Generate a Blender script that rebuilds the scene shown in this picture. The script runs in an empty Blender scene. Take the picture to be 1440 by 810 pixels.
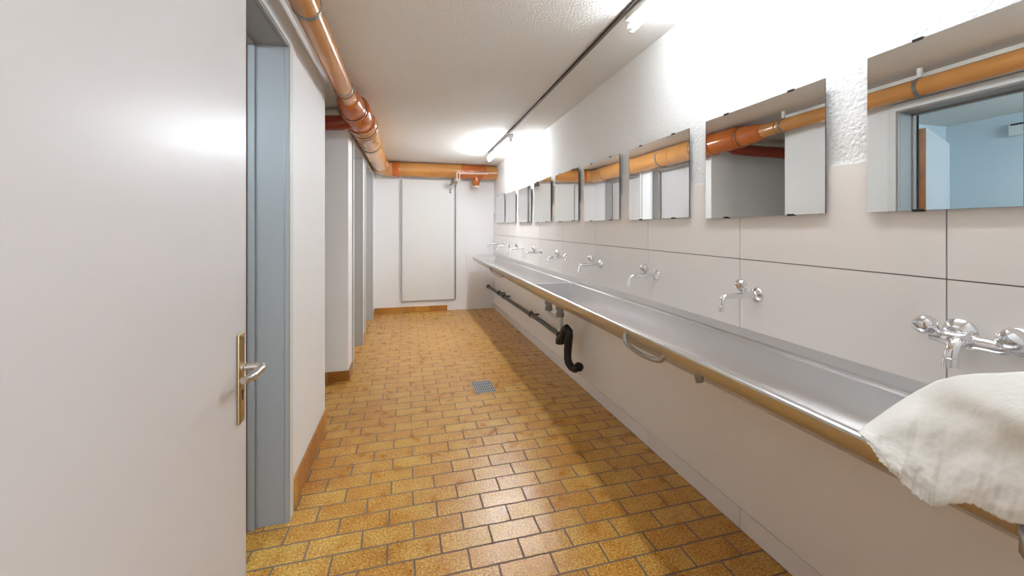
import bpy, bmesh, math, random
from mathutils import Vector, Matrix
random.seed(7)
C = bpy.context.scene.collection
PI = math.pi

# ------------------------------------------------------------------ helpers
def tag(o, label=None, cat=None, group=None, kind=None):
    if label: o['label'] = label
    if cat: o['category'] = cat
    if group: o['group'] = group
    if kind: o['kind'] = kind
    return o

def thing(name, label, cat, loc=(0, 0, 0), rotz=0, group=None):
    o = bpy.data.objects.new(name, None); C.objects.link(o)
    o.location = loc; o.rotation_euler = (0, 0, rotz); o.empty_display_size = .05
    return tag(o, label, cat, group)

def obj(name, bm, m, parent=None, smooth=False, bevel=0, origin=None, seg=2, angle=None):
    me = bpy.data.meshes.new(name)
    bmesh.ops.recalc_face_normals(bm, faces=bm.faces[:])
    if smooth:
        for f in bm.faces: f.smooth = True
    bm.to_mesh(me); bm.free()
    if angle is not None and smooth:
        try: me.set_sharp_from_angle(angle=math.radians(angle))
        except Exception: pass
    o = bpy.data.objects.new(name, me); C.objects.link(o)
    for mm in (m if isinstance(m, (list, tuple)) else [m]): me.materials.append(mm)
    if parent: o.parent = parent
    if bevel:
        b = o.modifiers.new('bevel', 'BEVEL'); b.width = bevel; b.segments = seg
        b.limit_method = 'ANGLE'; b.angle_limit = math.radians(40); b.harden_normals = False
    return o

def copy_tree(o, parent=None):
    c = o.copy(); C.objects.link(c); c.parent = parent
    for ch in list(o.children): copy_tree(ch, c)
    return c

def box(bm, x0, x1, y0, y1, z0, z1):
    v = [bm.verts.new(p) for p in ((x0,y0,z0),(x1,y0,z0),(x1,y1,z0),(x0,y1,z0),(x0,y0,z1),(x1,y0,z1),(x1,y1,z1),(x0,y1,z1))]
    for f in ((0,3,2,1),(4,5,6,7),(0,1,5,4),(1,2,6,5),(2,3,7,6),(3,0,4,7)): bm.faces.new([v[i] for i in f])
    return v

def obox(name, m, dims, parent=None, bevel=0):
    bm = bmesh.new(); box(bm, *dims); return obj(name, bm, m, parent, bevel=bevel)

def frames(pts):
    pts = [Vector(p) for p in pts]; T = []
    for i in range(len(pts)):
        a = pts[max(0, i-1)]; b = pts[min(len(pts)-1, i+1)]
        T.append((b-a).normalized())
    up = Vector((0, 0, 1)) if abs(T[0].z) < .9 else Vector((0, 1, 0))
    n = (up - T[0]*up.dot(T[0])).normalized(); out = []
    for i in range(len(pts)):
        n = (n - T[i]*n.dot(T[i])).normalized()
        out.append((pts[i], n, T[i].cross(n)))
    return out

def tube(bm, pts, r, seg=16, cap=True, mat=0):
    fr = frames(pts); rs = r if isinstance(r, (list, tuple)) else [r]*len(pts); rings = []
    for (p, n, b), rr in zip(fr, rs):
        rings.append([bm.verts.new(p + n*math.cos(2*PI*k/seg)*rr + b*math.sin(2*PI*k/seg)*rr) for k in range(seg)])
    for a, c in zip(rings, rings[1:]):
        for k in range(seg):
            f = bm.faces.new((a[k], a[(k+1) % seg], c[(k+1) % seg], c[k])); f.material_index = mat
    if cap:
        bm.faces.new(rings[0][::-1]).material_index = mat; bm.faces.new(rings[-1]).material_index = mat

def lathe(bm, p0, axis, prof, seg=24, mat=0):
    """prof: (distance along axis, radius) from p0"""
    p0 = Vector(p0); a = Vector(axis).normalized()
    up = Vector((0, 0, 1)) if abs(a.z) < .9 else Vector((0, 1, 0))
    n = (up - a*up.dot(a)).normalized(); b = a.cross(n); rings = []
    for d, r in prof:
        rings.append([bm.verts.new(p0 + a*d + (n*math.cos(2*PI*k/seg) + b*math.sin(2*PI*k/seg))*max(r, 1e-4)) for k in range(seg)])
    for u, w in zip(rings, rings[1:]):
        for k in range(seg):
            bm.faces.new((u[k], u[(k+1) % seg], w[(k+1) % seg], w[k])).material_index = mat
    bm.faces.new(rings[0][::-1]); bm.faces.new(rings[-1])

def arc(c, r, a0, a1, n, ax, ay):
    c = Vector(c); ax = Vector(ax); ay = Vector(ay)
    return [c + ax*r*math.cos(math.radians(a0+(a1-a0)*i/n)) + ay*r*math.sin(math.radians(a0+(a1-a0)*i/n)) for i in range(n+1)]

# ------------------------------------------------------------------ materials
def srgb(r, g, b):
    f = lambda c: (c/255/12.92) if c/255 <= .04045 else ((c/255+.055)/1.055)**2.4
    return (f(r), f(g), f(b), 1)

def mat(name, col, rough=.5, metal=0, bump=0, bscale=100, spec=.5, var=0, vscale=3, coat=0):
    m = bpy.data.materials.new(name); m.use_nodes = True; nt = m.node_tree; N = nt.nodes; L = nt.links
    p = N['Principled BSDF']; p.inputs['Base Color'].default_value = col
    p.inputs['Roughness'].default_value = rough; p.inputs['Metallic'].default_value = metal
    p.inputs['Specular IOR Level'].default_value = spec; p.inputs['Coat Weight'].default_value = coat
    geo = N.new('ShaderNodeNewGeometry')
    if bump:
        n = N.new('ShaderNodeTexNoise'); n.inputs['Scale'].default_value = bscale; n.inputs['Detail'].default_value = 4
        L.new(geo.outputs['Position'], n.inputs['Vector'])
        b = N.new('ShaderNodeBump'); b.inputs['Strength'].default_value = bump; b.inputs['Distance'].default_value = .01
        L.new(n.outputs['Fac'], b.inputs['Height']); L.new(b.outputs['Normal'], p.inputs['Normal'])
    if var:
        n = N.new('ShaderNodeTexNoise'); n.inputs['Scale'].default_value = vscale; n.inputs['Detail'].default_value = 5
        L.new(geo.outputs['Position'], n.inputs['Vector'])
        r = N.new('ShaderNodeValToRGB'); e = r.color_ramp.elements
        e[0].position = .35; e[1].position = .7
        e[0].color = tuple(c*(1-var) for c in col[:3]) + (1,); e[1].color = col
        L.new(n.outputs['Fac'], r.inputs['Fac']); L.new(r.outputs['Color'], p.inputs['Base Color'])
    return m

def emis(name, col, s):
    m = bpy.data.materials.new(name); m.use_nodes = True; p = m.node_tree.nodes['Principled BSDF']
    p.inputs['Base Color'].default_value = (1, 1, 1, 1); p.inputs['Emission Color'].default_value = col
    p.inputs['Emission Strength'].default_value = s; return m

def floor_mat():
    m = bpy.data.materials.new('ochre_clinker_tiles'); m.use_nodes = True; nt = m.node_tree; N = nt.nodes; L = nt.links
    p = N['Principled BSDF']; geo = N.new('ShaderNodeNewGeometry')
    mp = N.new('ShaderNodeMapping'); mp.vector_type = 'POINT'
    mp.inputs['Location'].default_value = (-.027 + .2035*40, -1.849 + .1017*61, 0)
    L.new(geo.outputs['Position'], mp.inputs['Vector'])
    # slight waviness of the joints
    wn = N.new('ShaderNodeTexNoise'); wn.inputs['Scale'].default_value = 9; L.new(geo.outputs['Position'], wn.inputs['Vector'])
    vs = N.new('ShaderNodeVectorMath'); vs.operation = 'SUBTRACT'; vs.inputs[1].default_value = (.5, .5, .5); L.new(wn.outputs['Color'], vs.inputs[0])
    vm = N.new('ShaderNodeVectorMath'); vm.operation = 'SCALE'; vm.inputs['Scale'].default_value = .008; L.new(vs.outputs[0], vm.inputs[0])
    va = N.new('ShaderNodeVectorMath'); va.operation = 'ADD'; L.new(mp.outputs[0], va.inputs[0]); L.new(vm.outputs[0], va.inputs[1])
    br = N.new('ShaderNodeTexBrick'); br.offset = .5; br.offset_frequency = 2; br.squash = 1
    br.inputs['Scale'].default_value = 1; br.inputs['Brick Width'].default_value = .2035; br.inputs['Row Height'].default_value = .1017
    br.inputs['Mortar Size'].default_value = .0045; br.inputs['Mortar Smooth'].default_value = .35; br.inputs['Bias'].default_value = 0
    br.inputs['Color1'].default_value = (0, 0, 0, 1); br.inputs['Color2'].default_value = (1, 1, 1, 1); br.inputs['Mortar'].default_value = (.5, .5, .5, 1)
    L.new(va.outputs[0], br.inputs['Vector'])
    sp = N.new('ShaderNodeTexNoise'); sp.inputs['Scale'].default_value = 120; sp.inputs['Detail'].default_value = 4; sp.inputs['Roughness'].default_value = .7
    L.new(geo.outputs['Position'], sp.inputs['Vector'])
    lg = N.new('ShaderNodeTexNoise'); lg.inputs['Scale'].default_value = 11; lg.inputs['Detail'].default_value = 1; L.new(geo.outputs['Position'], lg.inputs['Vector'])
    # combine per-tile value, speckle and blotch
    def math_(op, a, b):
        n = N.new('ShaderNodeMath'); n.operation = op
        for i, q in enumerate((a, b)):
            if isinstance(q, (int, float)): n.inputs[i].default_value = q
            else: L.new(q, n.inputs[i])
        return n.outputs[0]
    bv = N.new('ShaderNodeRGBToBW'); L.new(br.outputs['Color'], bv.inputs[0])
    a = math_('MULTIPLY', bv.outputs[0], .13); b = math_('MULTIPLY', sp.outputs['Fac'], 2.3); c = math_('MULTIPLY', lg.outputs['Fac'], .4)
    s = math_('ADD', math_('ADD', a, b), c); s = math_('SUBTRACT', s, .92)
    r = N.new('ShaderNodeValToRGB'); e = r.color_ramp.elements
    e[0].position = .15; e[0].color = srgb(156, 88, 18)
    e[1].position = .82; e[1].color = srgb(229, 197, 116)
    k = e.new(.36); k.color = srgb(188, 121, 34)
    k = e.new(.58); k.color = srgb(206, 155, 64)
    L.new(s, r.inputs['Fac'])
    mx = N.new('ShaderNodeMix'); mx.data_type = 'RGBA'; L.new(br.outputs['Fac'], mx.inputs['Factor'])
    L.new(r.outputs['Color'], mx.inputs[6]); mx.inputs[7].default_value = srgb(124, 104, 92)
    L.new(mx.outputs[2], p.inputs['Base Color'])
    ro = N.new('ShaderNodeMapRange'); L.new(br.outputs['Fac'], ro.inputs[0]); ro.inputs[3].default_value = .2; ro.inputs[4].default_value = .8
    rn = math_('MULTIPLY', lg.outputs['Fac'], .22)
    L.new(math_('ADD', ro.outputs[0], rn), p.inputs['Roughness'])
    bh = math_('SUBTRACT', math_('MULTIPLY', sp.outputs['Fac'], .18), br.outputs['Fac'])
    bp = N.new('ShaderNodeBump'); bp.inputs['Strength'].default_value = .45; bp.inputs['Distance'].default_value = .003
    L.new(bh, bp.inputs['Height']); L.new(bp.outputs['Normal'], p.inputs['Normal'])
    p.inputs['Specular IOR Level'].default_value = .55
    return m

def skirting_mat(name, axis, dark=1.0, phase=0):
    """ceramic skirting tiles, joints every 0.2035 m along one axis"""
    m = bpy.data.materials.new(name); m.use_nodes = True; nt = m.node_tree; N = nt.nodes; L = nt.links
    p = N['Principled BSDF']; geo = N.new('ShaderNodeNewGeometry'); sx = N.new('ShaderNodeSeparateXYZ'); L.new(geo.outputs['Position'], sx.inputs[0])
    def M(op, a, b=0):
        n = N.new('ShaderNodeMath'); n.operation = op
        for i, q in enumerate((a, b)):
            if isinstance(q, (int, float)): n.inputs[i].default_value = q
            else: L.new(q, n.inputs[i])
        return n.outputs[0]
    t = M('DIVIDE', M('ADD', sx.outputs[axis], 10+phase), .2035); fr = M('FRACT', t); fl = M('FLOOR', t)
    wn = N.new('ShaderNodeTexWhiteNoise'); wn.noise_dimensions = '1D'; L.new(fl, wn.inputs['W'])
    sp = N.new('ShaderNodeTexNoise'); sp.inputs['Scale'].default_value = 60; sp.inputs['Detail'].default_value = 4; L.new(geo.outputs['Position'], sp.inputs['Vector'])
    s = M('ADD', M('MULTIPLY', wn.outputs[0], .5), M('MULTIPLY', sp.outputs['Fac'], .6))
    r = N.new('ShaderNodeValToRGB'); e = r.color_ramp.elements
    e[0].position = .2; e[0].color = tuple(c*dark for c in srgb(150, 84, 20)[:3])+(1,); e[1].position = .85; e[1].color = tuple(c*dark for c in srgb(206, 150, 58)[:3])+(1,)
    L.new(s, r.inputs['Fac'])
    j = M('LESS_THAN', fr, .03); mx = N.new('ShaderNodeMix'); mx.data_type = 'RGBA'; L.new(j, mx.inputs['Factor'])
    L.new(r.outputs['Color'], mx.inputs[6]); mx.inputs[7].default_value = srgb(178, 140, 100)
    L.new(mx.outputs[2], p.inputs['Base Color']); p.inputs['Roughness'].default_value = .35
    return m

def steel_mat(name, col=(.62, .6, .585, 1), rough=.3):
    m = mat(name, col, rough, 1); nt = m.node_tree; N = nt.nodes; L = nt.links; p = N['Principled BSDF']
    geo = N.new('ShaderNodeNewGeometry'); mp = N.new('ShaderNodeMapping'); mp.inputs['Scale'].default_value = (9, .8, 9)
    L.new(geo.outputs['Position'], mp.inputs[0]); n = N.new('ShaderNodeTexNoise'); n.inputs['Scale'].default_value = 1; n.inputs['Detail'].default_value = 2
    L.new(mp.outputs[0], n.inputs['Vector'])
    r = N.new('ShaderNodeMapRange'); L.new(n.outputs['Fac'], r.inputs[0]); r.inputs[1].default_value = .3; r.inputs[2].default_value = .7
    r.inputs[3].default_value = rough-.03; r.inputs[4].default_value = rough+.05; L.new(r.outputs[0], p.inputs['Roughness'])
    return m

M = {}
M['floor'] = floor_mat()
M['plaster'] = mat('white_rough_plaster', srgb(244, 243, 240), .75, bump=.55, bscale=85)
M['ceil'] = mat('white_textured_ceiling', srgb(230, 226, 220), .8, bump=.55, bscale=110)
M['wall'] = mat('white_painted_wall', srgb(245, 244, 243), .55)
M['tile'] = mat('glazed_offwhite_tile', srgb(248, 241, 234), .2, spec=.35)
M['grout'] = mat('grey_tile_grout', srgb(132, 124, 117), .8)
M['wall_low'] = mat('offwhite_lower_wall', srgb(249, 244, 237), .4, spec=.35)
M['door'] = mat('white_lacquered_door', srgb(208, 204, 203), .33)
M['wood'] = mat('varnished_wood_edge', srgb(176, 112, 54), .4, var=.3, vscale=12)
M['frame'] = mat('grey_painted_steel_frame', srgb(150, 147, 145), .4)
M['frame_l'] = mat('brightened_grey_frame', srgb(188, 187, 184), .4)  # same frame grey, brightened in the colour for the dimmer far doors
M['frame_w'] = mat('pale_grey_frame_paint', srgb(226, 228, 226), .4)
M['rubber'] = mat('dark_rubber_seal', srgb(45, 42, 40), .7)
M['brassy'] = mat('champagne_aluminium', srgb(190, 176, 140), .32, 1)
M['satin'] = mat('satin_aluminium', srgb(214, 208, 200), .25, 1)
M['black'] = mat('black_void', srgb(12, 12, 12), .8)
M['chrome'] = mat('polished_chrome', (.82, .82, .83, 1), .05, 1)
M['steel'] = steel_mat('brushed_stainless_steel', (.655, .638, .628, 1), .42)
M['steel_d'] = steel_mat('dull_stainless_tube', (.42, .4, .38, 1), .3)
M['mirror'] = mat('silvered_glass', (.80, .815, .805, 1), 0, 1)
M['medge'] = mat('dark_mirror_edge', srgb(70, 72, 68), .3)
M['clip'] = mat('dark_metal_clip', srgb(60, 58, 55), .35, .6)
M['orange'] = mat('orange_brown_drain_plastic', srgb(204, 142, 78), .2, var=.15, vscale=4, spec=.6)
M['orange_d'] = mat('reddish_brown_drain_plastic', srgb(192, 104, 44), .16, spec=.6)
M['red'] = mat('dark_red_brown_drain_plastic', srgb(140, 52, 26), .25)
M['ring'] = mat('dark_rubber_ring', srgb(86, 68, 44), .5)
M['strap'] = mat('galvanised_grey_strap', srgb(128, 128, 122), .4, .5)
M['white_pl'] = mat('white_plastic', srgb(238, 234, 228), .35)
M['black_pl'] = mat('black_cast_plastic', srgb(9, 8, 8), .4)
M['brown_pipe'] = mat('black_brown_pipe', srgb(34, 24, 20), .3)
M['grey_pl'] = mat('grey_plastic_nut', srgb(140, 137, 130), .4)
M['cream_pl'] = mat('cream_plastic_pipe', srgb(212, 206, 190), .4)
M['pipe_w'] = mat('pink_white_painted_pipe', srgb(240, 218, 200), .35)
M['rail'] = mat('taupe_cable_trunking', srgb(112, 98, 88), .5)
M['rail_shadow'] = mat('trunking_shadow', srgb(52, 42, 36), .6)
M['housing'] = mat('grey_white_lamp_housing', srgb(214, 214, 208), .4)
M['panel'] = mat('white_panel_paint', srgb(236, 236, 233), .4)
M['edge'] = mat('grey_metal_trim', srgb(150, 150, 148), .35, .3)
M['edge_l'] = mat('light_grey_trim_shadow', srgb(196, 196, 196), .4)
M['paper'] = mat('white_paper', srgb(240, 237, 228), .85, bump=.15, bscale=60)
M['drain'] = mat('dull_steel_grate', srgb(165, 165, 166), .3, .6)
M['drain_dark'] = mat('dark_drain_pit', srgb(38, 34, 32), .7)
M['brass'] = mat('aged_brass_valve', srgb(120, 112, 98), .35, .7)
M['side_room_wall'] = mat('white_wall_daylight_tint', srgb(222, 230, 234), .5)  # white walls; some of the daylight's blue is put into the colour
M['corridor_wall'] = mat('brown_corridor_wall', srgb(118, 102, 92), .6)  # unseen wall, browned to give the chrome darker reflections
M['beige_wall'] = mat('cream_passage_wall', srgb(226, 219, 202), .6)  # creamier tone than the other walls
p = M['paper'].node_tree.nodes['Principled BSDF']; p.inputs['Subsurface Weight'].default_value = 0
M['tube'] = emis('lit_fluorescent_tube', (.88, .96, 1.05, 1), 20)
M['tube_far'] = emis('lit_far_fluorescent_tube', (.88, .96, 1.05, 1), 58)
M['tube_fill'] = emis('added_corridor_fill_tube', (.88, .96, 1.05, 1), 6)

# ------------------------------------------------------------------ room measures
XR = 1.362; XT = 1.35          # plaster face, tile face of the right wall
YB = 6.25; YF = .17            # back wall, front wall
XL = -.50; XL2 = -.475         # left wall faces
def zc(x, y):
    def lin(t, P):
        for (a, u), (b, v) in zip(P, P[1:]):
            if t <= b: return u + (v-u)*(max(t, a)-a)/(b-a)
        return P[-1][1]
    r = lin(y, [(-3, 2.36), (.4, 2.355), (1.6, 2.335), (2.3, 2.318), (3.8, 2.275), (6.4, 2.272)])
    l = lin(y, [(-3, 2.24), (2.7, 2.243), (6.4, 2.285)])
    t = min(1, max(0, (x+.5)/1.86)); return l + (r-l)*t
def slope(y): return .012*(y-1)

# floor
bm = bmesh.new(); box(bm, -2.6, 1.9, -2.0, 6.5, -.1, 0); tag(obj('floor', bm, M['floor']), kind='structure')
# ceiling: one slab with the real ceiling's slight sag
bm = bmesh.new(); nx, ny = 9, 24; X0, X1, Y0, Y1 = -2.6, 1.9, -2.0, 6.5
g = [[[bm.verts.new((X0+(X1-X0)*i/nx, Y0+(Y1-Y0)*j/ny, zc(X0+(X1-X0)*i/nx, Y0+(Y1-Y0)*j/ny) + k*.15)) for j in range(ny+1)] for i in range(nx+1)] for k in (0, 1)]
for k in (0, 1):
    for i in range(nx):
        for j in range(ny): bm.faces.new((g[k][i][j], g[k][i+1][j], g[k][i+1][j+1], g[k][i][j+1]))
for i in range(nx):
    for j in (0, ny): bm.faces.new((g[0][i][j], g[0][i+1][j], g[1][i+1][j], g[1][i][j]))
for j in range(ny):
    for i in (0, nx): bm.faces.new((g[0][i][j], g[0][i][j+1], g[1][i][j+1], g[1][i][j]))
tag(obj('ceiling', bm, M['ceil'], smooth=False), kind='structure')

TOP = 2.42
def wall(name, m, boxes):
    bm = bmesh.new()
    for b in boxes: box(bm, *b)
    return tag(obj(name, bm, m), kind='structure')

wr = wall('wall_right', M['plaster'], [(XR, XR+.15, -2, YB+.1, 0, TOP)])
wall('wall_back', M['wall'], [(-2.6, XR, YB, YB+.15, 0, TOP)])
wall('wall_front', M['wall'], [(.52, XR, .05, YF, 0, TOP), (-2.6, -.53, .05, YF, 0, TOP), (-.53, .52, .05, YF, 2.08, TOP)])
D1a, D1b, D1h = .98, 1.875, 2.035
wall('wall_left', M['wall'], [(-.64, XL, YF, D1a-.06, 0, TOP), (-.64, XL, D1b+.055, 2.70, 0, TOP), (-.64, XL, D1a-.06, D1b+.055, D1h+.07, TOP)])
A0, A1, B0, B1, HA = 3.82, 4.56, 4.86, 5.84, 2.035
wall('wall_left.001', M['wall'], [(-.62, XL2, 3.53, A0-.05, 0, TOP), (-.62, XL2, A1+.05, B0-.05, 0, TOP), (-.62, XL2, B1+.05, YB, 0, TOP),
                            (-.62, XL2, A0-.05, A1+.05, HA+.05, TOP), (-.62, XL2, B0-.05, B1+.05, HA+.05, TOP),
                            (-1.9, -.62, 3.53, 3.66, 0, TOP)])
wall('wall_alcove', M['beige_wall'], [(-1.9, -1.75, 2.70, 3.53, 0, TOP)])
wall('wall_side_room', M['side_room_wall'], [(-1.9, -.64, 2.57, 2.70, 0, TOP), (-2.6, -2.3, YF, 2.70, 0, TOP), (-2.3, -1.9, 2.57, 2.70, 0, TOP), (-2.3, -.64, YF, YF+.08, 0, TOP)])
wall('wall_corridor', M['corridor_wall'], [(-1.3, -1.2, -2, .05, 0, TOP), (-1.3, 1.9, -2, -1.85, 0, TOP)])

# tile cladding on right wall
JY = [-.609, .044, .697, 1.353, 2.006, 2.662, 3.30, 3.95, 4.60, 5.26, 5.92, YB]
G = .0017
def tiles(bm, y0, y1, zb, zt):
    def zz(z, y): return z + (slope(y) if z > .2 else 0)
    v = [bm.verts.new(q) for q in ((XT, y0, zz(zb, y0)), (XT, y1, zz(zb, y1)), (XT, y1, zz(zt, y1)), (XT, y0, zz(zt, y0)))]
    w = [bm.verts.new(q) for q in ((XR+.002, y0, zz(zb, y0)), (XR+.002, y1, zz(zb, y1)), (XR+.002, y1, zz(zt, y1)), (XR+.002, y0, zz(zt, y0)))]
    bm.faces.new(v); bm.faces.new(w[::-1])
    for i in range(4): bm.faces.new((v[i], v[(i+1) % 4], w[(i+1) % 4], w[i]))
bm = bmesh.new()
for a, b in zip(JY, JY[1:]):
    for zb, zt in ((1.128, 1.462), (.80, 1.128), (0, .088)):
        tiles(bm, a+G, b-G, zb+(G if zb else 0), zt-(G if zt < 1.4 else 0))
tc = obj('tile_cladding', bm, M['tile'], wr)
bm = bmesh.new()
a, b = -.609, YB
tiles(bm, a, b, .0885+G, .8-G)
obj('lower_wall_panel', bm, M['wall_low'], wr)
bm = bmesh.new(); box(bm, XR-.006, XR+.003, -.6, YB, 0, 1.16); obj('grout_bed', bm, M['grout'], wr)

# back wall tiles at the right
bm = bmesh.new()
xs = [.93, XT-.10, XT-.003]; xs = [.90, 1.21, XT-.002]
for z0 in (0, .29, .59):
    for i in range(2):
        zt = z0+.30 if z0 else .29
        box(bm, xs[i]+.0012, xs[i+1]-.0012, YB-.009, YB+.002, z0+.0012, zt-.0012)
obj('tile_cladding', bm, mat('white_back_tile', srgb(243, 241, 240), .35), bpy.data.objects['wall_back'])

# skirtings
bm = bmesh.new(); box(bm, XL-.001, XL+.012, D1b+.075, 2.70, 0, .125); tag(obj('baseboard_left', bm, skirting_mat('skirting_left', 1), bevel=.002), kind='structure')
bm = bmesh.new(); box(bm, -1.75, XL2+.012, 3.518, 3.531, 0, .085); box(bm, XL2-.001, XL2+.012, 3.53, A0-.05, 0, .085)
tag(obj('baseboard_alcove', bm, skirting_mat('skirting_alcove', 0, .75), bevel=.002), kind='structure')
bm = bmesh.new(); box(bm, XL2-.001, XL2+.012, A1+.05, B0-.05, 0, .085); box(bm, XL2-.001, XL2+.012, B1+.05, YB, 0, .085)
tag(obj('baseboard_left', bm, skirting_mat('skirting_left_far', 1), bevel=.002), kind='structure')
bm = bmesh.new(); box(bm, XL2, .61, YB-.012, YB+.001, 0, .085); tag(obj('baseboard_back', bm, skirting_mat('skirting_back', 0, phase=.05), bevel=.002), kind='structure')
# white cornice strip above near left wall
bm = bmesh.new(); box(bm, XL-.002, XL+.018, YF, 2.70, 2.222, 2.27); tag(obj('trim_1', bm, M['white_pl'], bevel=.003), kind='structure')

# ------------------------------------------------------------------ doors
def door_frame(name, y0, y1, x_face, depth, h, w=.055, t=.012, fm='frame'):
    """steel frame: face strips on the room side, reveals, rebate"""
    bm = bmesh.new(); xf = x_face + t; xb = x_face - depth
    box(bm, xb, xf, y1, y1+w, 0, h+w); box(bm, xb, xf, y0-w, y0, 0, h+w); box(bm, xb, xf, y0, y1, h, h+w)
    f = tag(obj(name, bm, M[fm], bevel=.002), kind='structure')
    bm = bmesh.new()   # raised rebate with its rubber seal inside the reveal
    box(bm, xb, xb+.03, y1-.012, y1+.001, 0, h); box(bm, xb, xb+.03, y0-.001, y0+.012, 0, h); box(bm, xb, xb+.03, y0, y1, h-.012, h+.001)
    obj('door_stop', bm, M[fm], f, bevel=.0015)
    bm = bmesh.new()
    box(bm, xf-.02, xf-.017, y1-.0015, y1+.001, 0, h); box(bm, xf-.02, xf-.017, y0-.001, y0+.0015, 0, h); box(bm, xf-.02, xf-.017, y0, y1, h-.0015, h+.001)
    obj('frame_groove', bm, M['edge'], f)
    bm = bmesh.new()
    box(bm, xb-.004, xb+.002, y1-.02, y1, 0, h); box(bm, xb-.004, xb+.002, y0, y0+.02, 0, h)
    obj('rubber_seal', bm, M['rubber'], f)
    bm = bmesh.new()
    box(bm, xf-.001, xf+.0015, y1+.014, y1+w+.004, 0, h+w+.004); box(bm, xf-.001, xf+.0015, y0-w-.004, y0-.014, 0, h+w+.004); box(bm, xf-.001, xf+.0015, y0-.014, y1+.014, h+.014, h+w+.004)
    obj('frame_face', bm, M['frame_w'], f)
    return f
door_frame('door_2', D1a, D1b, XL, .145, D1h)
door_frame('door_3', A0, A1, XL2, .11, HA, .05, fm='frame_l')
door_frame('door_4', B0, B1, XL2, .11, HA, .05, fm='frame_l')

def leaf(parent, w, h, th, loc, rot, name='door_leaf', edge=True):
    """leaf along +Y from its hinge line, thickness along X"""
    bm = bmesh.new(); box(bm, -th/2, th/2, .002, w-.002, .0, h)
    o = obj(name, bm, M['door'], parent, bevel=.0015); o.location = loc; o.rotation_euler = (0, 0, rot)
    bm = bmesh.new()
    box(bm, -th/2+.001, th/2-.001, w-.003, w+.001, 0, h-.002); box(bm, -th/2+.001, th/2-.001, -.001, .003, 0, h-.002)
    e = obj('wooden_edge', bm, M['wood'], o); return o
def lever(parent, w, z, side):
    """long plate, lever and keyhole on face side (+1 / -1) of a leaf of half thickness .02"""
    s = side; x = s*.0205; y = w-.052
    bm = bmesh.new(); box(bm, min(x, x+s*.008), max(x, x+s*.008), y-.019, y+.019, z-.155, z+.095)
    pl = obj('handle_plate', bm, M['brassy'], parent, bevel=.004, seg=3)
    bm = bmesh.new()
    for zz in (z-.145, z+.085): lathe(bm, (x+s*.007, y, zz), (s, 0, 0), [(0, .004), (.0015, .0035), (.002, .001)], 12)
    obj('screw', bm, M['satin'], pl, smooth=True)
    bm = bmesh.new()
    lathe(bm, (x+s*.0065, y, z-.068), (s, 0, 0), [(0, .0055), (.0022, .0055)], 16)
    box(bm, min(x+s*.0065, x+s*.0087), max(x+s*.0065, x+s*.0087), y-.0028, y+.0028, z-.092, z-.068)
    obj('keyhole', bm, M['black'], pl)
    bm = bmesh.new()
    lathe(bm, (x+s*.007, y, z), (s, 0, 0), [(0, .0135), (.006, .0135), (.0075, .0105), (.05, .0105)], 24)
    pts = [(x+s*.048, y+.006, z), (x+s*.058, y-.006, z), (x+s*.062, y-.03, z-.001), (x+s*.060, y-.07, z-.003), (x+s*.056, y-.10, z-.002), (x+s*.051, y-.118, z+.001)]
    tube(bm, pts, [.0105, .0115, .011, .0105, .0105, .008], 20)
    h = obj('lever_handle', bm, M['satin'], parent, smooth=True, angle=50)
# entrance leaf, opened flat against the left side
LW = 1.10
d1 = tag(obj('door_1', (lambda b: (box(b, -.545, -.53, .05, YF, 0, 2.1), box(b, .52, .535, .05, YF, 0, 2.1), b)[-1])(bmesh.new()), M['frame']), kind='structure')
lf = leaf(d1, LW, 1.985, .04, (-.472, 1.307-LW, .008), 0)
lever(lf, LW, .862, 1)
# leaf of the side room door, opened into that room
d2 = bpy.data.objects['door_2']
l2 = leaf(d2, .86, 1.93, .04, (-.665, 1.848, .008), math.radians(70))
# closed leaves of the two far doors
for n, (a, b) in (('door_3', (A0, A1)), ('door_4', (B0, B1))):
    d = bpy.data.objects[n]
    q = leaf(d, b-a-.004, HA-.012, .04, (XL2-.13, a+.002, .008), 0)

# ------------------------------------------------------------------ wash trough
ty0, ty1 = .36, 5.98; div0, div1 = 3.03, 3.055
def sag(y): return .03*max(0, 1-abs(y-3.04)/2.6)
inner = [(1.318, .797), (1.314, .785), (1.302, .745), (1.290, .712), (1.272, .690), (1.245, .676), (1.20, .671), (1.14, .680), (1.08, .708), (1.03, .738), (1.008, .764), (1.000, .785), (.994, .798)]
outer = [(.975, .801), (.9695, .798), (.968, .792), (.9695, .784), (.985, .748), (.990, .743), (1.0, .738), (1.06, .700), (1.14, .664), (1.20, .655), (1.28, .662), (1.33, .70), (1.344, .77)]
def ring(bm, y, flat, dy=0):
    P = [(1.349, .842), (1.3455, .842), (1.344, .839), (1.336, .812), (1.3385, .803), (1.3345, .797), (1.329, .800), (1.324, .799)]
    s = slope(y)*.85; sg = sag(y)
    for x, z in inner:
        zz = .799 if flat else (z - sg*max(0, min(1, (.795-z)/.09)))
        P.append((x, zz))
    for x, z in outer:
        P.append((x, z - (sg*max(0, min(1, (.74-z)/.05)))))
    return [bm.verts.new((x, y+dy, z+s)) for x, z in P]
bm = bmesh.new(); rings = []
ys = [(ty0, 1), (ty0+.012, 1), (ty0+.02, 0)]
n = 16
for i in range(1, n): ys.append((ty0+.02+(div0-.008-ty0-.02)*i/n, 0))
ys += [(div0-.008, 0), (div0, 1), (div1, 1), (div1+.008, 0)]
for i in range(1, n): ys.append((div1+.008+(ty1-.02-div1-.008)*i/n, 0))
ys += [(ty1-.02, 0), (ty1-.012, 1), (ty1, 1)]
for y, f in ys: rings.append(ring(bm, y, f))
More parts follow.
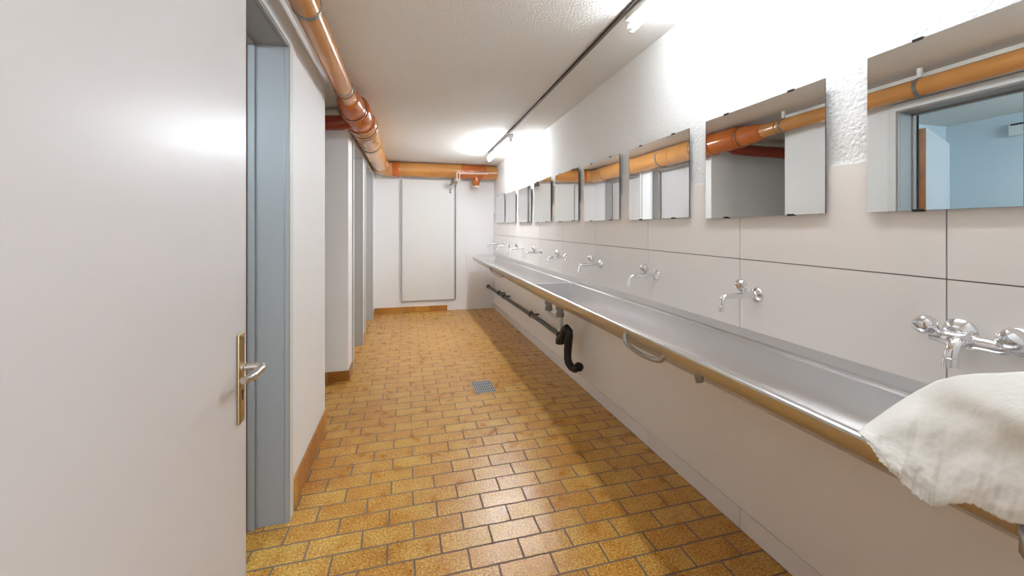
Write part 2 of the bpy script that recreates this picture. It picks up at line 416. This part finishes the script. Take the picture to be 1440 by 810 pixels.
for a, b in zip(rings, rings[1:]):
    for k in range(len(a)): bm.faces.new((a[k], a[(k+1) % len(a)], b[(k+1) % len(a)], b[k]))
bm.faces.new(rings[0][::-1]); bm.faces.new(rings[-1])
tr = thing('wash_trough', 'long stainless steel wash trough along the tiled right wall under the taps', 'sink', (1.1, 3, 0))
def inv(o, root): o.location = Vector(o.location) - root.location; return o
inv(obj('basin', bm, M['steel'], tr, smooth=True, angle=24), tr)
# front supports: bent tubes below the lip
def bracket(y0, y1):
    bm = bmesh.new(); s = slope(y0); ym = (y0+y1)/2; h = (y1-y0)/2
    pts = [(.985, y1+.006, .775+s), (.974, y1+.002, .770+s), (.966, y1-.004, .758+s)]
    for i in range(1, 10):
        ang = PI*i/10
        pts.append((.966+.016*i/10, ym+h*math.cos(ang), .752+s-.034*math.sin(ang)**.8 - .010*i/10))
    pts += [(.986, y0, .744+s), (.992, y0-.004, .752+s)]
    tube(bm, pts, .0095, 14)
    inv(obj('support_bracket', bm, M['steel_d'], tr, smooth=True), tr)
for a, b in ((1.36, 1.62), (4.05, 4.65), (.31, .403)): bracket(a, b)
bm = bmesh.new(); box(bm, .985, 1.0, 1.155, 1.185, .722, .748); box(bm, .98, 1.005, 1.165, 1.175, .715, .73); inv(obj('mounting_clip', bm, M['steel_d'], tr, bevel=.002), tr)
bm = bmesh.new(); box(bm, .99, 1.34, .30, .36, .722, .742); inv(obj('end_flange', bm, M['steel_d'], tr, bevel=.002), tr)
for yy in (2.93, 3.19):
    bm = bmesh.new(); zb = .676-sag(yy)+slope(yy)*.85
    lathe(bm, (1.175, yy, zb-.002), (0, 0, 1), [(0, .036), (.005, .036), (.006, .03), (.004, .026), (.004, .001)], 24)
    inv(obj('drain_outlet', bm, M['chrome'], tr, smooth=True, angle=40), tr)

# waste trap under the trough
wt = thing('waste_trap', 'black bottle trap with cream downpipe hanging below the middle of the steel trough', 'drain pipe', (1.19, 2.95, 0))
def W(o): return inv(o, wt)
zt = .66
bm = bmesh.new()
for yy in (2.93, 3.19):
    bm = bmesh.new()
    lathe(bm, (1.175, yy, .652), (0, 0, -1), [(0, .032), (.006, .034), (.03, .034), (.034, .027), (.055, .027), (.058, .032), (.085, .032), (.088, .022)], 20)
    W(obj('union_nut', bm, M['grey_pl'], wt, smooth=True, angle=35))['label'] = 'grey ribbed union nut'
bm = bmesh.new()
tube(bm, [(1.175, 3.19, .585), (1.175, 3.185, .56), (1.175, 3.165, .545), (1.175, 3.12, .543), (1.175, 2.96, .543)], .014, 14)
tube(bm, [(1.175, 2.93, .60), (1.175, 2.93, .43)], .024, 20)
W(obj('downpipe', bm, M['cream_pl'], wt, smooth=True, angle=40))
bm = bmesh.new()
lathe(bm, (1.175, 2.93, .455), (0, 0, -1), [(0, .028), (.003, .033), (.03, .033), (.035, .03), (.06, .03), (.065, .036), (.10, .036), (.105, .028), (.11, .001)], 24)
tube(bm, [(1.175, 2.93, .40), (1.175, 2.89, .395), (1.175, 2.865, .42), (1.18, 2.85, .48), (1.185, 2.82, .50), (1.19, 2.79, .485), (1.19, 2.785, .44), (1.19, 2.80, .38), (1.19, 2.81, .33)], .031, 18)
tube(bm, [(1.19, 2.81, .36), (1.19, 2.812, .27), (1.195, 2.80, .235), (1.205, 2.77, .215), (1.215, 2.73, .215), (1.22, 2.70, .235), (1.222, 2.68, .25)], .029, 18)
lathe(bm, (1.222, 2.685, .238), (.05, -.5, .8), [(0, .033), (.02, .034), (.028, .029), (.03, .001)], 18)
lathe(bm, (1.175, 2.91, .40), (0, -1, -.1), [(0, .036), (.012, .04), (.03, .04), (.04, .03), (.05, .001)], 18)
W(obj('trap_body', bm, M['black_pl'], wt, smooth=True, angle=40))
bm = bmesh.new(); tube(bm, [(1.20, 2.95, .385), (1.225, 3.05, .375), (1.25, 3.2, .368), (1.265, 3.6, .366), (1.265, YB+.005, .35)], .022, 16)
W(obj('horizontal_pipe', bm, M['brown_pipe'], wt, smooth=True))
for yy in (3.95, 5.15, 5.45):
    bm = bmesh.new()
    lathe(bm, (1.265, yy, .3655-.0022*(yy-3.6)), (0, 1, 0), [(0, .024), (.004, .03), (.022, .03), (.026, .024)], 18)
    box(bm, 1.265, XT-.0005, yy+.006, yy+.02, .356, .372); box(bm, 1.26, 1.27, yy+.004, yy+.022, .388, .408)
    W(obj('pipe_clamp', bm, M['brown_pipe'], wt, smooth=True, angle=35))
bm = bmesh.new()
lathe(bm, (1.265, YB-.05, .352), (0, 1, 0), [(0, .023), (.003, .031), (.05, .031)], 18)
W(obj('wall_socket', bm, M['brown_pipe'], wt, smooth=True, angle=35))

# ------------------------------------------------------------------ taps
def tapY(k): return 1.271+.656*k
names = ['second', 'third', 'fourth', 'fifth', 'sixth', 'seventh', 'eighth', 'ninth']
def make_tap():
    t = thing('wall_tap', 'x', 'tap', (0, 0, 0), 0, 'single chrome wall taps above the trough')
    bm = bmesh.new(); lathe(bm, (.001, 0, 0), (-1, 0, 0), [(0, .030), (.003, .030), (.007, .027), (.013, .018), (.018, .014), (.02, .013)], 28)
    obj('rosette', bm, M['chrome'], t, smooth=True, angle=50)
    bm = bmesh.new()
    pts = [(-.015, 0, 0), (-.06, 0, .001), (-.075, 0, .001), (-.085, 0, .001), (-.145, 0, .0)] + [tuple(q) for q in arc((-.145, 0, -.022), .022, 90, 170, 6, (-1*-1*-1, 0, 0) if False else (1, 0, 0), (0, 0, 1))][1:]
    pts += [(-.1705, 0, -.035), (-.172, 0, -.042)]
    tube(bm, pts, [.0135, .0135, .0135, .011, .010] + [.010]*6 + [.0102, .0102], 18)
    lathe(bm, (-.1712, 0, -.036), (-.15, 0, -1), [(0, .0098), (.001, .0112), (.02, .0112), (.021, .009), (.0212, .001)], 20)
    obj('spout', bm, M['chrome'], t, smooth=True, angle=45)
    bm = bmesh.new(); a = (-.50, 0, .87)
    lathe(bm, (-.054, 0, .004), a, [(0, .0115), (.016, .0115), (.021, .0095), (.025, .0125), (.029, .019), (.035, .0225), (.054, .0215), (.063, .017), (.067, .009), (.0675, .001)], 12)
    obj('knob', bm, M['chrome'], t, smooth=True, angle=30)
    return t
# arc with explicit bend (spout turns down)
tap = make_tap()
for k in range(8):
    o = tap if k == 0 else copy_tree(tap)
    y = tapY(k); o.location = (XT, y, .99+slope(y))
    if k == 0: lab = 'chrome wall tap with one knob nearest the twin-knob mixer, over the near trough'
    elif k == 7: lab = 'chrome wall tap closest to the back wall, smallest of the row'
    else: lab = 'chrome wall tap, %s from the back wall in the row along the trough' % {1: 'seventh', 2: 'sixth', 3: 'fifth', 4: 'fourth', 5: 'third', 6: 'second'}[k]
    o['label'] = lab

mx = thing('mixer_tap', 'chrome mixer tap with two round knobs, nearest tap at the right edge of the photo', 'tap', (XT, .645, 1.0-.004))
bm = bmesh.new(); lathe(bm, (.001, .025, -.0), (-1, 0, 0), [(0, .034), (.004, .034), (.010, .031), (.016, .022), (.02, .016), (.04, .014)], 28)
lathe(bm, (.001, -.075, 0), (-1, 0, 0), [(0, .034), (.004, .034), (.010, .031), (.016, .022), (.02, .016), (.04, .014)], 28)
obj('rosette', bm, M['chrome'], mx, smooth=True, angle=50)
bm = bmesh.new(); tube(bm, [(-.05, y, -.012) for y in (-.078, -.07, -.035, -.03, -.015, .015, .03, .035, .055)], [.013, .0165, .0165, .018, .0195, .0195, .018, .0165, .013], 20)
obj('body', bm, M['chrome'], mx, smooth=True, angle=45)
bm = bmesh.new(); 
tube(bm, [(-.05, -.018, -.012), (-.072, -.018, -.008), (-.090, -.017, -.010), (-.103, -.016, -.018), (-.110, -.015, -.032), (-.112, -.014, -.048), (-.113, -.014, -.056)], [.015, .015, .0145, .014, .0135, .0135, .0135], 20)
lathe(bm, (-.1125, -.014, -.044), (-.03, 0, -1), [(0, .0138), (.001, .0155), (.022, .0155), (.0235, .0125), (.0237, .001)], 22)
obj('spout', bm, M['chrome'], mx, smooth=True, angle=45)
for s, y in ((1, .038), (-1, -.066)):
    bm = bmesh.new()
    lathe(bm, (-.05, y, -.010), (-.32, s*.62, .60), [(0, .014), (.008, .014), (.012, .013), (.017, .0155), (.022, .0215), (.030, .0255), (.044, .0248), (.053, .020), (.058, .011), (.0585, .001)], 14)
    obj('knob', bm, M['chrome'], mx, smooth=True, angle=30)

# ------------------------------------------------------------------ mirrors
ML = [(.335, .879, 1.306, 1.773), (1.004, 1.55, 1.308, 1.760), (1.662, 2.205, 1.317, 1.758), (2.327, 2.859, 1.325, 1.758), (2.97, 3.488, 1.335, 1.768),
      (3.611, 4.137, 1.341, 1.776), (4.244, 4.772, 1.350, 1.766), (4.894, 5.414, 1.360, 1.770), (5.491, 6.049, 1.370, 1.790)]
XM = 1.336; K = XM/1.35
for i, (a, b, z0, z1) in enumerate(ML):
    a *= K; b *= K; z0 = 1.25+(z0-1.25)*K; z1 = 1.25+(z1-1.25)*K
    where = ['cut off by the right edge, reflecting the side room doorway', 'reflecting the pipe branch and passage, second from the right edge', 'third from the right edge of the photo',
             'fourth from the right edge of the photo', 'fifth from the right, middle one of the nine', 'fourth from the back wall', 'third from the back wall', 'second from the back wall', 'closest to the back wall'][i]
    t = thing('wall_mirror', 'frameless wall mirror ' + where, 'mirror', (XM, (a+b)/2, (z0+z1)/2), 0, 'mirrors in a row above the trough')
    h, v = (b-a)/2, (z1-z0)/2
    bm = bmesh.new(); box(bm, 0, .004, -h, h, -v, v)
    bm.faces.ensure_lookup_table()
    for f in bm.faces:
        f.normal_update()
    o = obj('glass', bm, [M['mirror'], M['medge']], t)
    for f in o.data.polygons: f.material_index = 0 if f.normal.x < -.9 else 1
    bm = bmesh.new(); box(bm, .004, XT-XM+.0005, -h+.03, h-.03, -v+.03, v-.03); obj('backing', bm, M['medge'], t)
    for yy in (-h*.55, h*.55):
        for s in (-1, 1):
            bm = bmesh.new()
            box(bm, -.0025, .010, yy-.012, yy+.012, min(s*(v-.0035), s*(v+.004)), max(s*(v-.0035), s*(v+.004)))
            obj('clip', bm, M['clip'], t, bevel=.001)

# ------------------------------------------------------------------ lamps and trunking
def lamp(name, y0, y1, x, label, zoff=0, tm='tube'):
    zt = zc(x, (y0+y1)/2)+.002 + zoff
    zh = min(zc(x, y0), zc(x, y1))
    t = thing(name, label, 'lamp', (x, (y0+y1)/2, zh), 0)
    h = (y1-y0)/2
    bm = bmesh.new(); v = box(bm, -.032, .032, -h, h, -.045, .003)
    obj('housing', bm, M['housing'], t, bevel=.004)
    for s in (-1, 1):
        bm = bmesh.new(); box(bm, -.018, .022, min(s*(h-.03), s*h), max(s*(h-.03), s*h), -.092, -.044); obj('tube_holder', bm, M['white_pl'], t, bevel=.006)
    bm = bmesh.new(); tube(bm, [(.002, -h+.004+0.0, -.072), (.002, h-.004, -.072)], .0215, 20)
    obj('tube', bm, M[tm], t, smooth=True, angle=50)
    return t
lamp('ceiling_lamp', .50, 1.72, 1.062, 'lit fluorescent batten cut off by the top edge, above the near mirrors')
lamp('ceiling_lamp', 4.02, 5.16, 1.055, 'lit fluorescent batten farther back, beside the trunking near the back wall', tm='tube_far')
lamp('ceiling_lamp', -1.3, -.2, .2, 'added unseen fill batten on the corridor ceiling behind the entrance door', tm='tube_fill')  # extra lamp out of view, added to brighten the room
tr2 = thing('cable_trunking', 'thin brown cable trunking running along the ceiling between the two lit battens', 'cable trunking', (1.02, 2.2, 2.3))
bm = bmesh.new()
def strip(bm, x0, x1, ys, dz0, dz1):
    R = []
    for y in ys:
        z = zc((x0+x1)/2, y)
        R.append([bm.verts.new(q) for q in ((x0, y, z+dz0), (x1, y, z+dz0), (x1, y, z+dz1), (x0, y, z+dz1))])
    for a, b in zip(R, R[1:]):
        for k in range(4): bm.faces.new((a[k], a[(k+1) % 4], b[(k+1) % 4], b[k]))
    bm.faces.new(R[0][::-1]); bm.faces.new(R[-1])
yy = [.2+.2*i for i in range(25)]
strip(bm, 1.012, 1.032, yy, -.013, .0); inv(obj('channel', bm, M['rail'], tr2), tr2)
bm = bmesh.new(); strip(bm, 1.008, 1.014, yy, -.014, -.004); inv(obj('shadow_gap_strip', bm, M['rail_shadow'], tr2), tr2)  # dark strip stands in for the shadow gap beside the channel

# ------------------------------------------------------------------ ceiling drain pipe
dp = thing('ceiling_drain_pipe', 'orange brown plastic drain pipe hung along the left ceiling and across the back wall', 'pipe', (-.37, 3, 2.1))
def D(o): return inv(o, dp)
xs_, zs_ = -.381, 2.134        # thin run axis
xb_, zb_ = -.362, 2.142        # thick run axis
bm = bmesh.new(); tube(bm, [(xs_, YF-.1, zs_), (xs_, 2.64, zs_)], .054, 32); D(obj('thin_pipe', bm, M['orange'], dp, smooth=True, angle=50))
bm = bmesh.new()
lathe(bm, (xs_, 2.62, zs_), (0, 1, 0), [(0, .055), (0, .0575), (.012, .0595), (.02, .0575), (.17, .0575), (.2, .06)], 32)
D(obj('push_fit_sleeve', bm, M['orange'], dp, smooth=True, angle=40))
# reducer / tee body
bm = bmesh.new()
lathe(bm, (xs_, 2.80, zs_), (.0, 1, 0), [(0, .058), (.01, .068), (.03, .072), (.06, .078), (.16, .088), (.22, .094), (.23, .10), (.26, .101), (.27, .098)], 36)
D(obj('reducer', bm, M['orange_d'], dp, smooth=True, angle=40))
bm = bmesh.new()
lathe(bm, (xb_-.006, 3.05, zb_-.004), (0, 1, 0), [(0, .095), (.012, .104), (.30, .106), (.31, .116), (.35, .118), (.36, .110), (.40, .109)], 36)
D(obj('branch_fitting', bm, M['orange_d'], dp, smooth=True, angle=40))
bm = bmesh.new()
tube(bm, [(xb_-.03, 3.24, 2.10), (-.50, 3.24, 2.07), (-.62, 3.24, 2.062), (-1.76, 3.24, 2.05)], .056, 28)
D(obj('branch_pipe', bm, M['red'], dp, smooth=True, angle=50))
bm = bmesh.new()
lathe(bm, (xb_, 3.44, zb_), (0, 1, 0), [(0, .108), (.015, .118), (.06, .119), (.075, .1105), (.16, .1105), (.17, .1165), (.205, .1165), (.215, .110), (.56, .110), (.57, .1075)], 36)
D(obj('coupling', bm, M['orange'], dp, smooth=True, angle=40))
# thick run, elbow and back run in one tube
R = .13; yb_ = YB-.155
pts = [(xb_, 3.98, zb_), (xb_, 5.0, zb_+.01), (xb_, yb_-R, zb_+.018)]
pts += [tuple(q) for q in arc((xb_+R, yb_-R, zb_+.02), R, 180, 90, 8, (1, 0, 0), (0, 1, 0))][1:]
pts += [(.2, yb_, zb_+.024), (.7, yb_, zb_+.026), (XR+.01, yb_, zb_+.022)]
bm = bmesh.new(); tube(bm, pts, .107, 40); D(obj('thick_pipe', bm, M['orange'], dp, smooth=True, angle=50))
bm = bmesh.new()
lathe(bm, (xb_, 5.60, zb_+.015), (0, 1, 0), [(0, .107), (.004, .113), (.02, .1165), (.035, .113), (.10, .112), (.22, .111), (.24, .1075)], 36)
D(obj('elbow_socket', bm, M['orange'], dp, smooth=True, angle=40)); bm = bmesh.new()
lathe(bm, (xb_+R+.02, yb_, zb_+.022), (1, 0, 0), [(0, .1075), (.01, .112), (.05, .112), (.058, .116), (.10, .116), (.11, .108)], 36)
D(obj('elbow_socket', bm, M['orange_d'], dp, smooth=True, angle=40))
bm = bmesh.new()
lathe(bm, (.80, yb_, zb_+.026), (1, 0, 0), [(0, .108), (.008, .1155), (.06, .1155), (.066, .111), (.30, .111), (.31, .116), (.37, .116), (.38, .108)], 36)
lathe(bm, (1.035, yb_-.02, zb_-.06), (0, 0, -1), [(0, .05), (.055, .050), (.06, .056), (.10, .056), (.105, .052), (.14, .052)], 28)
D(obj('tee_fitting', bm, M['orange_d'], dp, smooth=True, angle=40))
bm = bmesh.new(); lathe(bm, (1.035, yb_-.02, zb_-.196), (0, 0, -1), [(0, .05), (.003, .055), (.022, .055), (.026, .05), (.027, .001)], 28)
D(obj('end_cap', bm, M['white_pl'], dp, smooth=True, angle=40)); bpy.data.objects['end_cap']['label'] = 'white end cap'
def strap(y, x, z, r):
    bm = bmesh.new(); lathe(bm, (x, y, z), (0, 1, 0), [(0, r), (0, r+.003), (.022, r+.003), (.022, r)], 32)
    box(bm, x-.008, x+.008, y+.002, y+.02, z+r, z+r+.02)
    s = D(obj('pipe_strap', bm, M['strap'], dp, smooth=True, angle=35))
    bm = bmesh.new(); box(bm, x-.010, x+.010, y, y+.022, z+r+.006, zc(x, y)+.003)
    c = obj('ceiling_clip', bm, M['white_pl'], s, bevel=.002)
    s['label'] = 'grey metal pipe strap'
strap(1.69, xs_, zs_, .054); strap(2.60, xs_, zs_, .0545); strap(4.20, xb_, zb_, .108)
for y, r, x, z in ((2.655, .0585, xs_, zs_), (3.02, .0985, xs_, zs_), (3.36, .1155, xb_-.006, zb_-.004), (3.52, .1192, xb_, zb_), (3.62, .1168, xb_, zb_), (3.99, .109, xb_, zb_), (5.62, .1168, xb_, zb_+.015)):
    bm = bmesh.new(); lathe(bm, (x, y, z), (0, 1, 0), [(0, r-.004), (0, r+.0012), (.006, r+.0012), (.006, r-.004)], 36)
    D(obj('sealing_ring', bm, M['ring'], dp, smooth=True, angle=35))

# white pipe along the alcove partition
bm = bmesh.new(); tube(bm, [(-1.745, 3.45, 2.21), (XL, 3.45, 2.21), (-.42, 3.45, 2.21)], .026, 16)
tag(obj('heating_pipe', bm, M['cream_pl'], smooth=True, angle=50), 'thin cream pipe entering the passage just above the dark red branch', 'pipe')

# ------------------------------------------------------------------ back wall: panel, valve, white pipes
pn = thing('access_panel', 'tall white flush panel with grey edge trim and shadow lines on the back wall', 'panel', (.315, YB, 1.1))
def P(o): return inv(o, pn)
bm = bmesh.new(); box(bm, -.075, .715, YB-.034, YB+.001, .178, 2.034); P(obj('panel_leaf', bm, M['panel'], pn, bevel=.003))
bm = bmesh.new(); box(bm, -.10, -.082, YB-.030, YB+.001, .165, 2.03); box(bm, .718, .728, YB-.030, YB+.001, .175, 2.03); box(bm, -.082, .728, YB-.022, YB+.001, .160, .174)
P(obj('panel_trim_shadow', bm, M['edge_l'], pn, bevel=.002))  # frame strip, its grey also standing in for shadow along the panel edges
bm = bmesh.new()
for z in (1.895, 1.855): lathe(bm, (.652, YB-.033, z), (0, -1, 0), [(0, .016), (.006, .016), (.010, .011), (.02, .010), (.022, .001)], 16)
P(obj('panel_lock', bm, M['brass'], pn, smooth=True, angle=40))

vv = thing('water_pipe', 'thin white water pipes with a grey shut-off valve in the far right corner', 'pipe', (.8, YB-.2, 2.0))
def V(o): return inv(o, vv)
yv = 5.96
bm = bmesh.new()
tube(bm, [(XT+.003, yv, 2.14), (.76, yv, 2.126)] + [tuple(q) for q in arc((.745, yv, 2.106), .020, 90, 180, 5, (1, 0, 0), (0, 0, 1))][1:] + [(.725, yv, 1.99)], .0085, 12)
tube(bm, [(1.2, yv+.0, 2.124), (.80, yv+.0, 2.114)] + [tuple(q) for q in arc((.782, yv, 2.097), .017, 90, 180, 5, (1, 0, 0), (0, 0, 1))][1:] + [(.765, yv, 2.02), (.75, yv+.02, 1.985), (.70, yv+.04, 1.96)], .0075, 12)
V(obj('supply_pipe', bm, M['pipe_w'], vv, smooth=True, angle=50))
bm = bmesh.new()
lathe(bm, (.735, yv, 1.985), (-1, .1, -.1), [(0, .014), (.02, .018), (.05, .018), (.06, .024), (.075, .024), (.08, .014), (.105, .014)], 16)
lathe(bm, (.665, yv, 1.99), (0, -.3, 1), [(0, .018), (.02, .018), (.024, .03), (.034, .03), (.036, .01)], 16)
tube(bm, [(.68, yv, 1.985), (.66, yv+.06, 1.975), (.655, YB-.03, 1.97)], .013, 12)
V(obj('shutoff_valve', bm, M['brass'], vv, smooth=True, angle=40))
bm = bmesh.new(); tube(bm, [(.738, YB-.012, 2.0), (.738, YB-.012, .17)], .0065, 10); tube(bm, [(.735, yv, 1.985), (.737, yv+.15, 1.975), (.738, YB-.012, 1.94)], .006, 8)
V(obj('grey_riser', bm, M['edge'], vv, smooth=True, angle=50))

# ------------------------------------------------------------------ floor drain
fd = thing('floor_drain', 'small square metal floor drain grate set in the ochre tiles', 'drain', (.59, 3.11, 0))
bm = bmesh.new(); h1, h2 = .082, .115
for a in (-1, 1):
    box(bm, a*h1-.006 if a > 0 else -h1, h1 if a > 0 else -h1+.006, -h2, h2, -.002, .004)
    box(bm, -h1, h1, min(a*h2, a*(h2-.006)), max(a*h2, a*(h2-.006)), -.002, .004)
obj('frame', bm, M['drain'], fd, bevel=.001)
bm = bmesh.new(); box(bm, -h1+.005, h1-.005, -h2+.005, h2-.005, -.002, .001); obj('pit', bm, M['drain_dark'], fd)
bm = bmesh.new()
for i in range(9):
    x = -.064+.016*i; box(bm, x-.004, x+.004, -h2+.008, h2-.008, .0008, .0035)
for i in range(4): y = -.075+.05*i; box(bm, -h1+.008, h1-.008, y-.006, y+.006, .0006, .0032)
obj('grate', bm, M['drain'], fd, bevel=.0008)

# ------------------------------------------------------------------ paper hanging over the trough's near end
F_ = 554.2; T_ = math.radians(14.9)
def onx(px, py, X):      # where the sight line of a measured outline point meets the vertical plane x = X
    u = (px-720)/F_; v = (py-324.5)/F_
    r0 = u*math.cos(T_)+math.sin(T_); r1 = -u*math.sin(T_)+math.cos(T_); t = X/r0
    return Vector((X, r1*t, 1.25-v*t))
top = [(1207, 606), (1222, 594), (1240, 581), (1262, 566), (1290, 549), (1318, 535), (1345, 528), (1375, 525), (1410, 524), (1445, 522), (1500, 520), (1560, 522)]
low = [(1209, 610), (1226, 630), (1240, 652), (1258, 668), (1272, 684), (1292, 702), (1312, 715), (1340, 709), (1368, 709), (1394, 724), (1425, 737), (1500, 741)]
def interp(L, t):
    q = t*(len(L)-1); i = min(int(q), len(L)-2); f = q-i
    return (L[i][0]*(1-f)+L[i+1][0]*f, L[i][1]*(1-f)+L[i+1][1]*f)
NS, NT = 110, 60
bm = bmesh.new(); rows = []
import mathutils.noise as mn
for i in range(NS+1):
    s = i/NS; r = []
    a = interp(top, s); b = interp(low, s)
    jag = .0 if s < .02 else (2.6*(((i*1.0) % 4)/4-.5) + 2.2*mn.noise(Vector((s*30, 2, 0))))
    for j in range(NT+1):
        t = j/NT; px = a[0]*(1-t)+b[0]*t; py = a[1]*(1-t)+b[1]*t + jag*max(0, (t-.6)/.4)**2
        if 0 < s < .6: px += (2.4*((i % 3)/2-.5) + 3*mn.noise(Vector((s*22, 7, 0))))*max(0, (t-.8)/.2)**2
        # cross-section: rises out of the trough, leans over the lip and hangs outside it
        Xtop = .974 + .13*min(1, s*2.6)
        X = Xtop + (.925-Xtop)*t**.85 - .035*math.sin(PI*t)*min(1, s*3)
        d1 = (t - (.10+.75*max(0, s-.42)))/.10          # diagonal fold running down to the right
        X += .022*math.tanh(d1)*min(1, max(0, (s-.35)*5))
        d2 = (t*.8 - s*.9 + .05)/.16
        X += .007*math.tanh(d2)*min(1, s*4)
        X += .016*mn.noise(Vector((s*3.2, t*2.6, 1))) + .006*mn.noise(Vector((s*11, t*6, 5)))*t*min(1, 3*abs(s-.02))
        X += .0022*mn.noise(Vector((s*34, t*20, 9)))*max(0, t-.3)
        X = max(X, .60)
        r.append(bm.verts.new(onx(px, py, X)))
    rows.append(r)
for i in range(NS):
    for j in range(NT): bm.faces.new((rows[i][j], rows[i+1][j], rows[i+1][j+1], rows[i][j+1]))
pp = obj('paper_sheet', bm, M['paper'], smooth=True)
so = pp.modifiers.new('thickness', 'SOLIDIFY'); so.thickness = .0008
tag(pp, 'large crumpled white paper sheet with torn edge draped over the near end of the trough', 'paper')

# ------------------------------------------------------------------ side room: unlit batten on its far wall
sl = thing('wall_lamp', 'unlit white batten lamp on the blue-lit side room wall, seen only in the nearest mirror', 'lamp', (-2.3, 1.55, 2.10))
bm = bmesh.new(); box(bm, -.001, .05, -.6, .6, -.05, .05); obj('housing', bm, M['white_pl'], sl, bevel=.008)
bm = bmesh.new(); box(bm, .002, .058, -.58, .58, .035, .048); obj('dark_slot', bm, M['rubber'], sl)

# ------------------------------------------------------------------ light
def area(name, loc, rot, sx, sy, e, col):
    l = bpy.data.lights.new(name, 'AREA'); l.shape = 'RECTANGLE'; l.size = sx; l.size_y = sy; l.energy = e; l.color = col
    o = bpy.data.objects.new(name, l); C.objects.link(o); o.location = loc; o.rotation_euler = rot; return o
# daylight of the side room's window (its front wall)
area('side_room_daylight', (-1.5, .28, 1.95), (math.radians(75), 0, 0), 1.0, .35, 13.5, (.62, .84, 1.0))
# added soft fill behind the camera; no window stands there
area('corridor_fill', (.35, -1.75, 1.15), (math.radians(90), 0, 0), 2.0, 2.0, 20, (.93, .97, 1.0))
w = bpy.data.worlds.new('world'); bpy.context.scene.world = w; w.use_nodes = True
w.node_tree.nodes['Background'].inputs[0].default_value = (1, .97, .93, 1); w.node_tree.nodes['Background'].inputs[1].default_value = .3

# ------------------------------------------------------------------ camera
cam = bpy.data.cameras.new('camera'); co = bpy.data.objects.new('camera', cam); C.objects.link(co)
cam.sensor_width = 36; cam.lens = 554.2/1440*36; cam.shift_y = -80.5/1440; cam.clip_start = .02
co.location = (0, 0, 1.25); co.rotation_euler = (PI/2, 0, -T_)
sc = bpy.context.scene; sc.camera = co
sc.view_settings.view_transform = 'Standard'; sc.view_settings.look = 'None'; sc.view_settings.gamma = 1; sc.view_settings.use_curve_mapping = False
sc.view_settings.exposure = 1.2
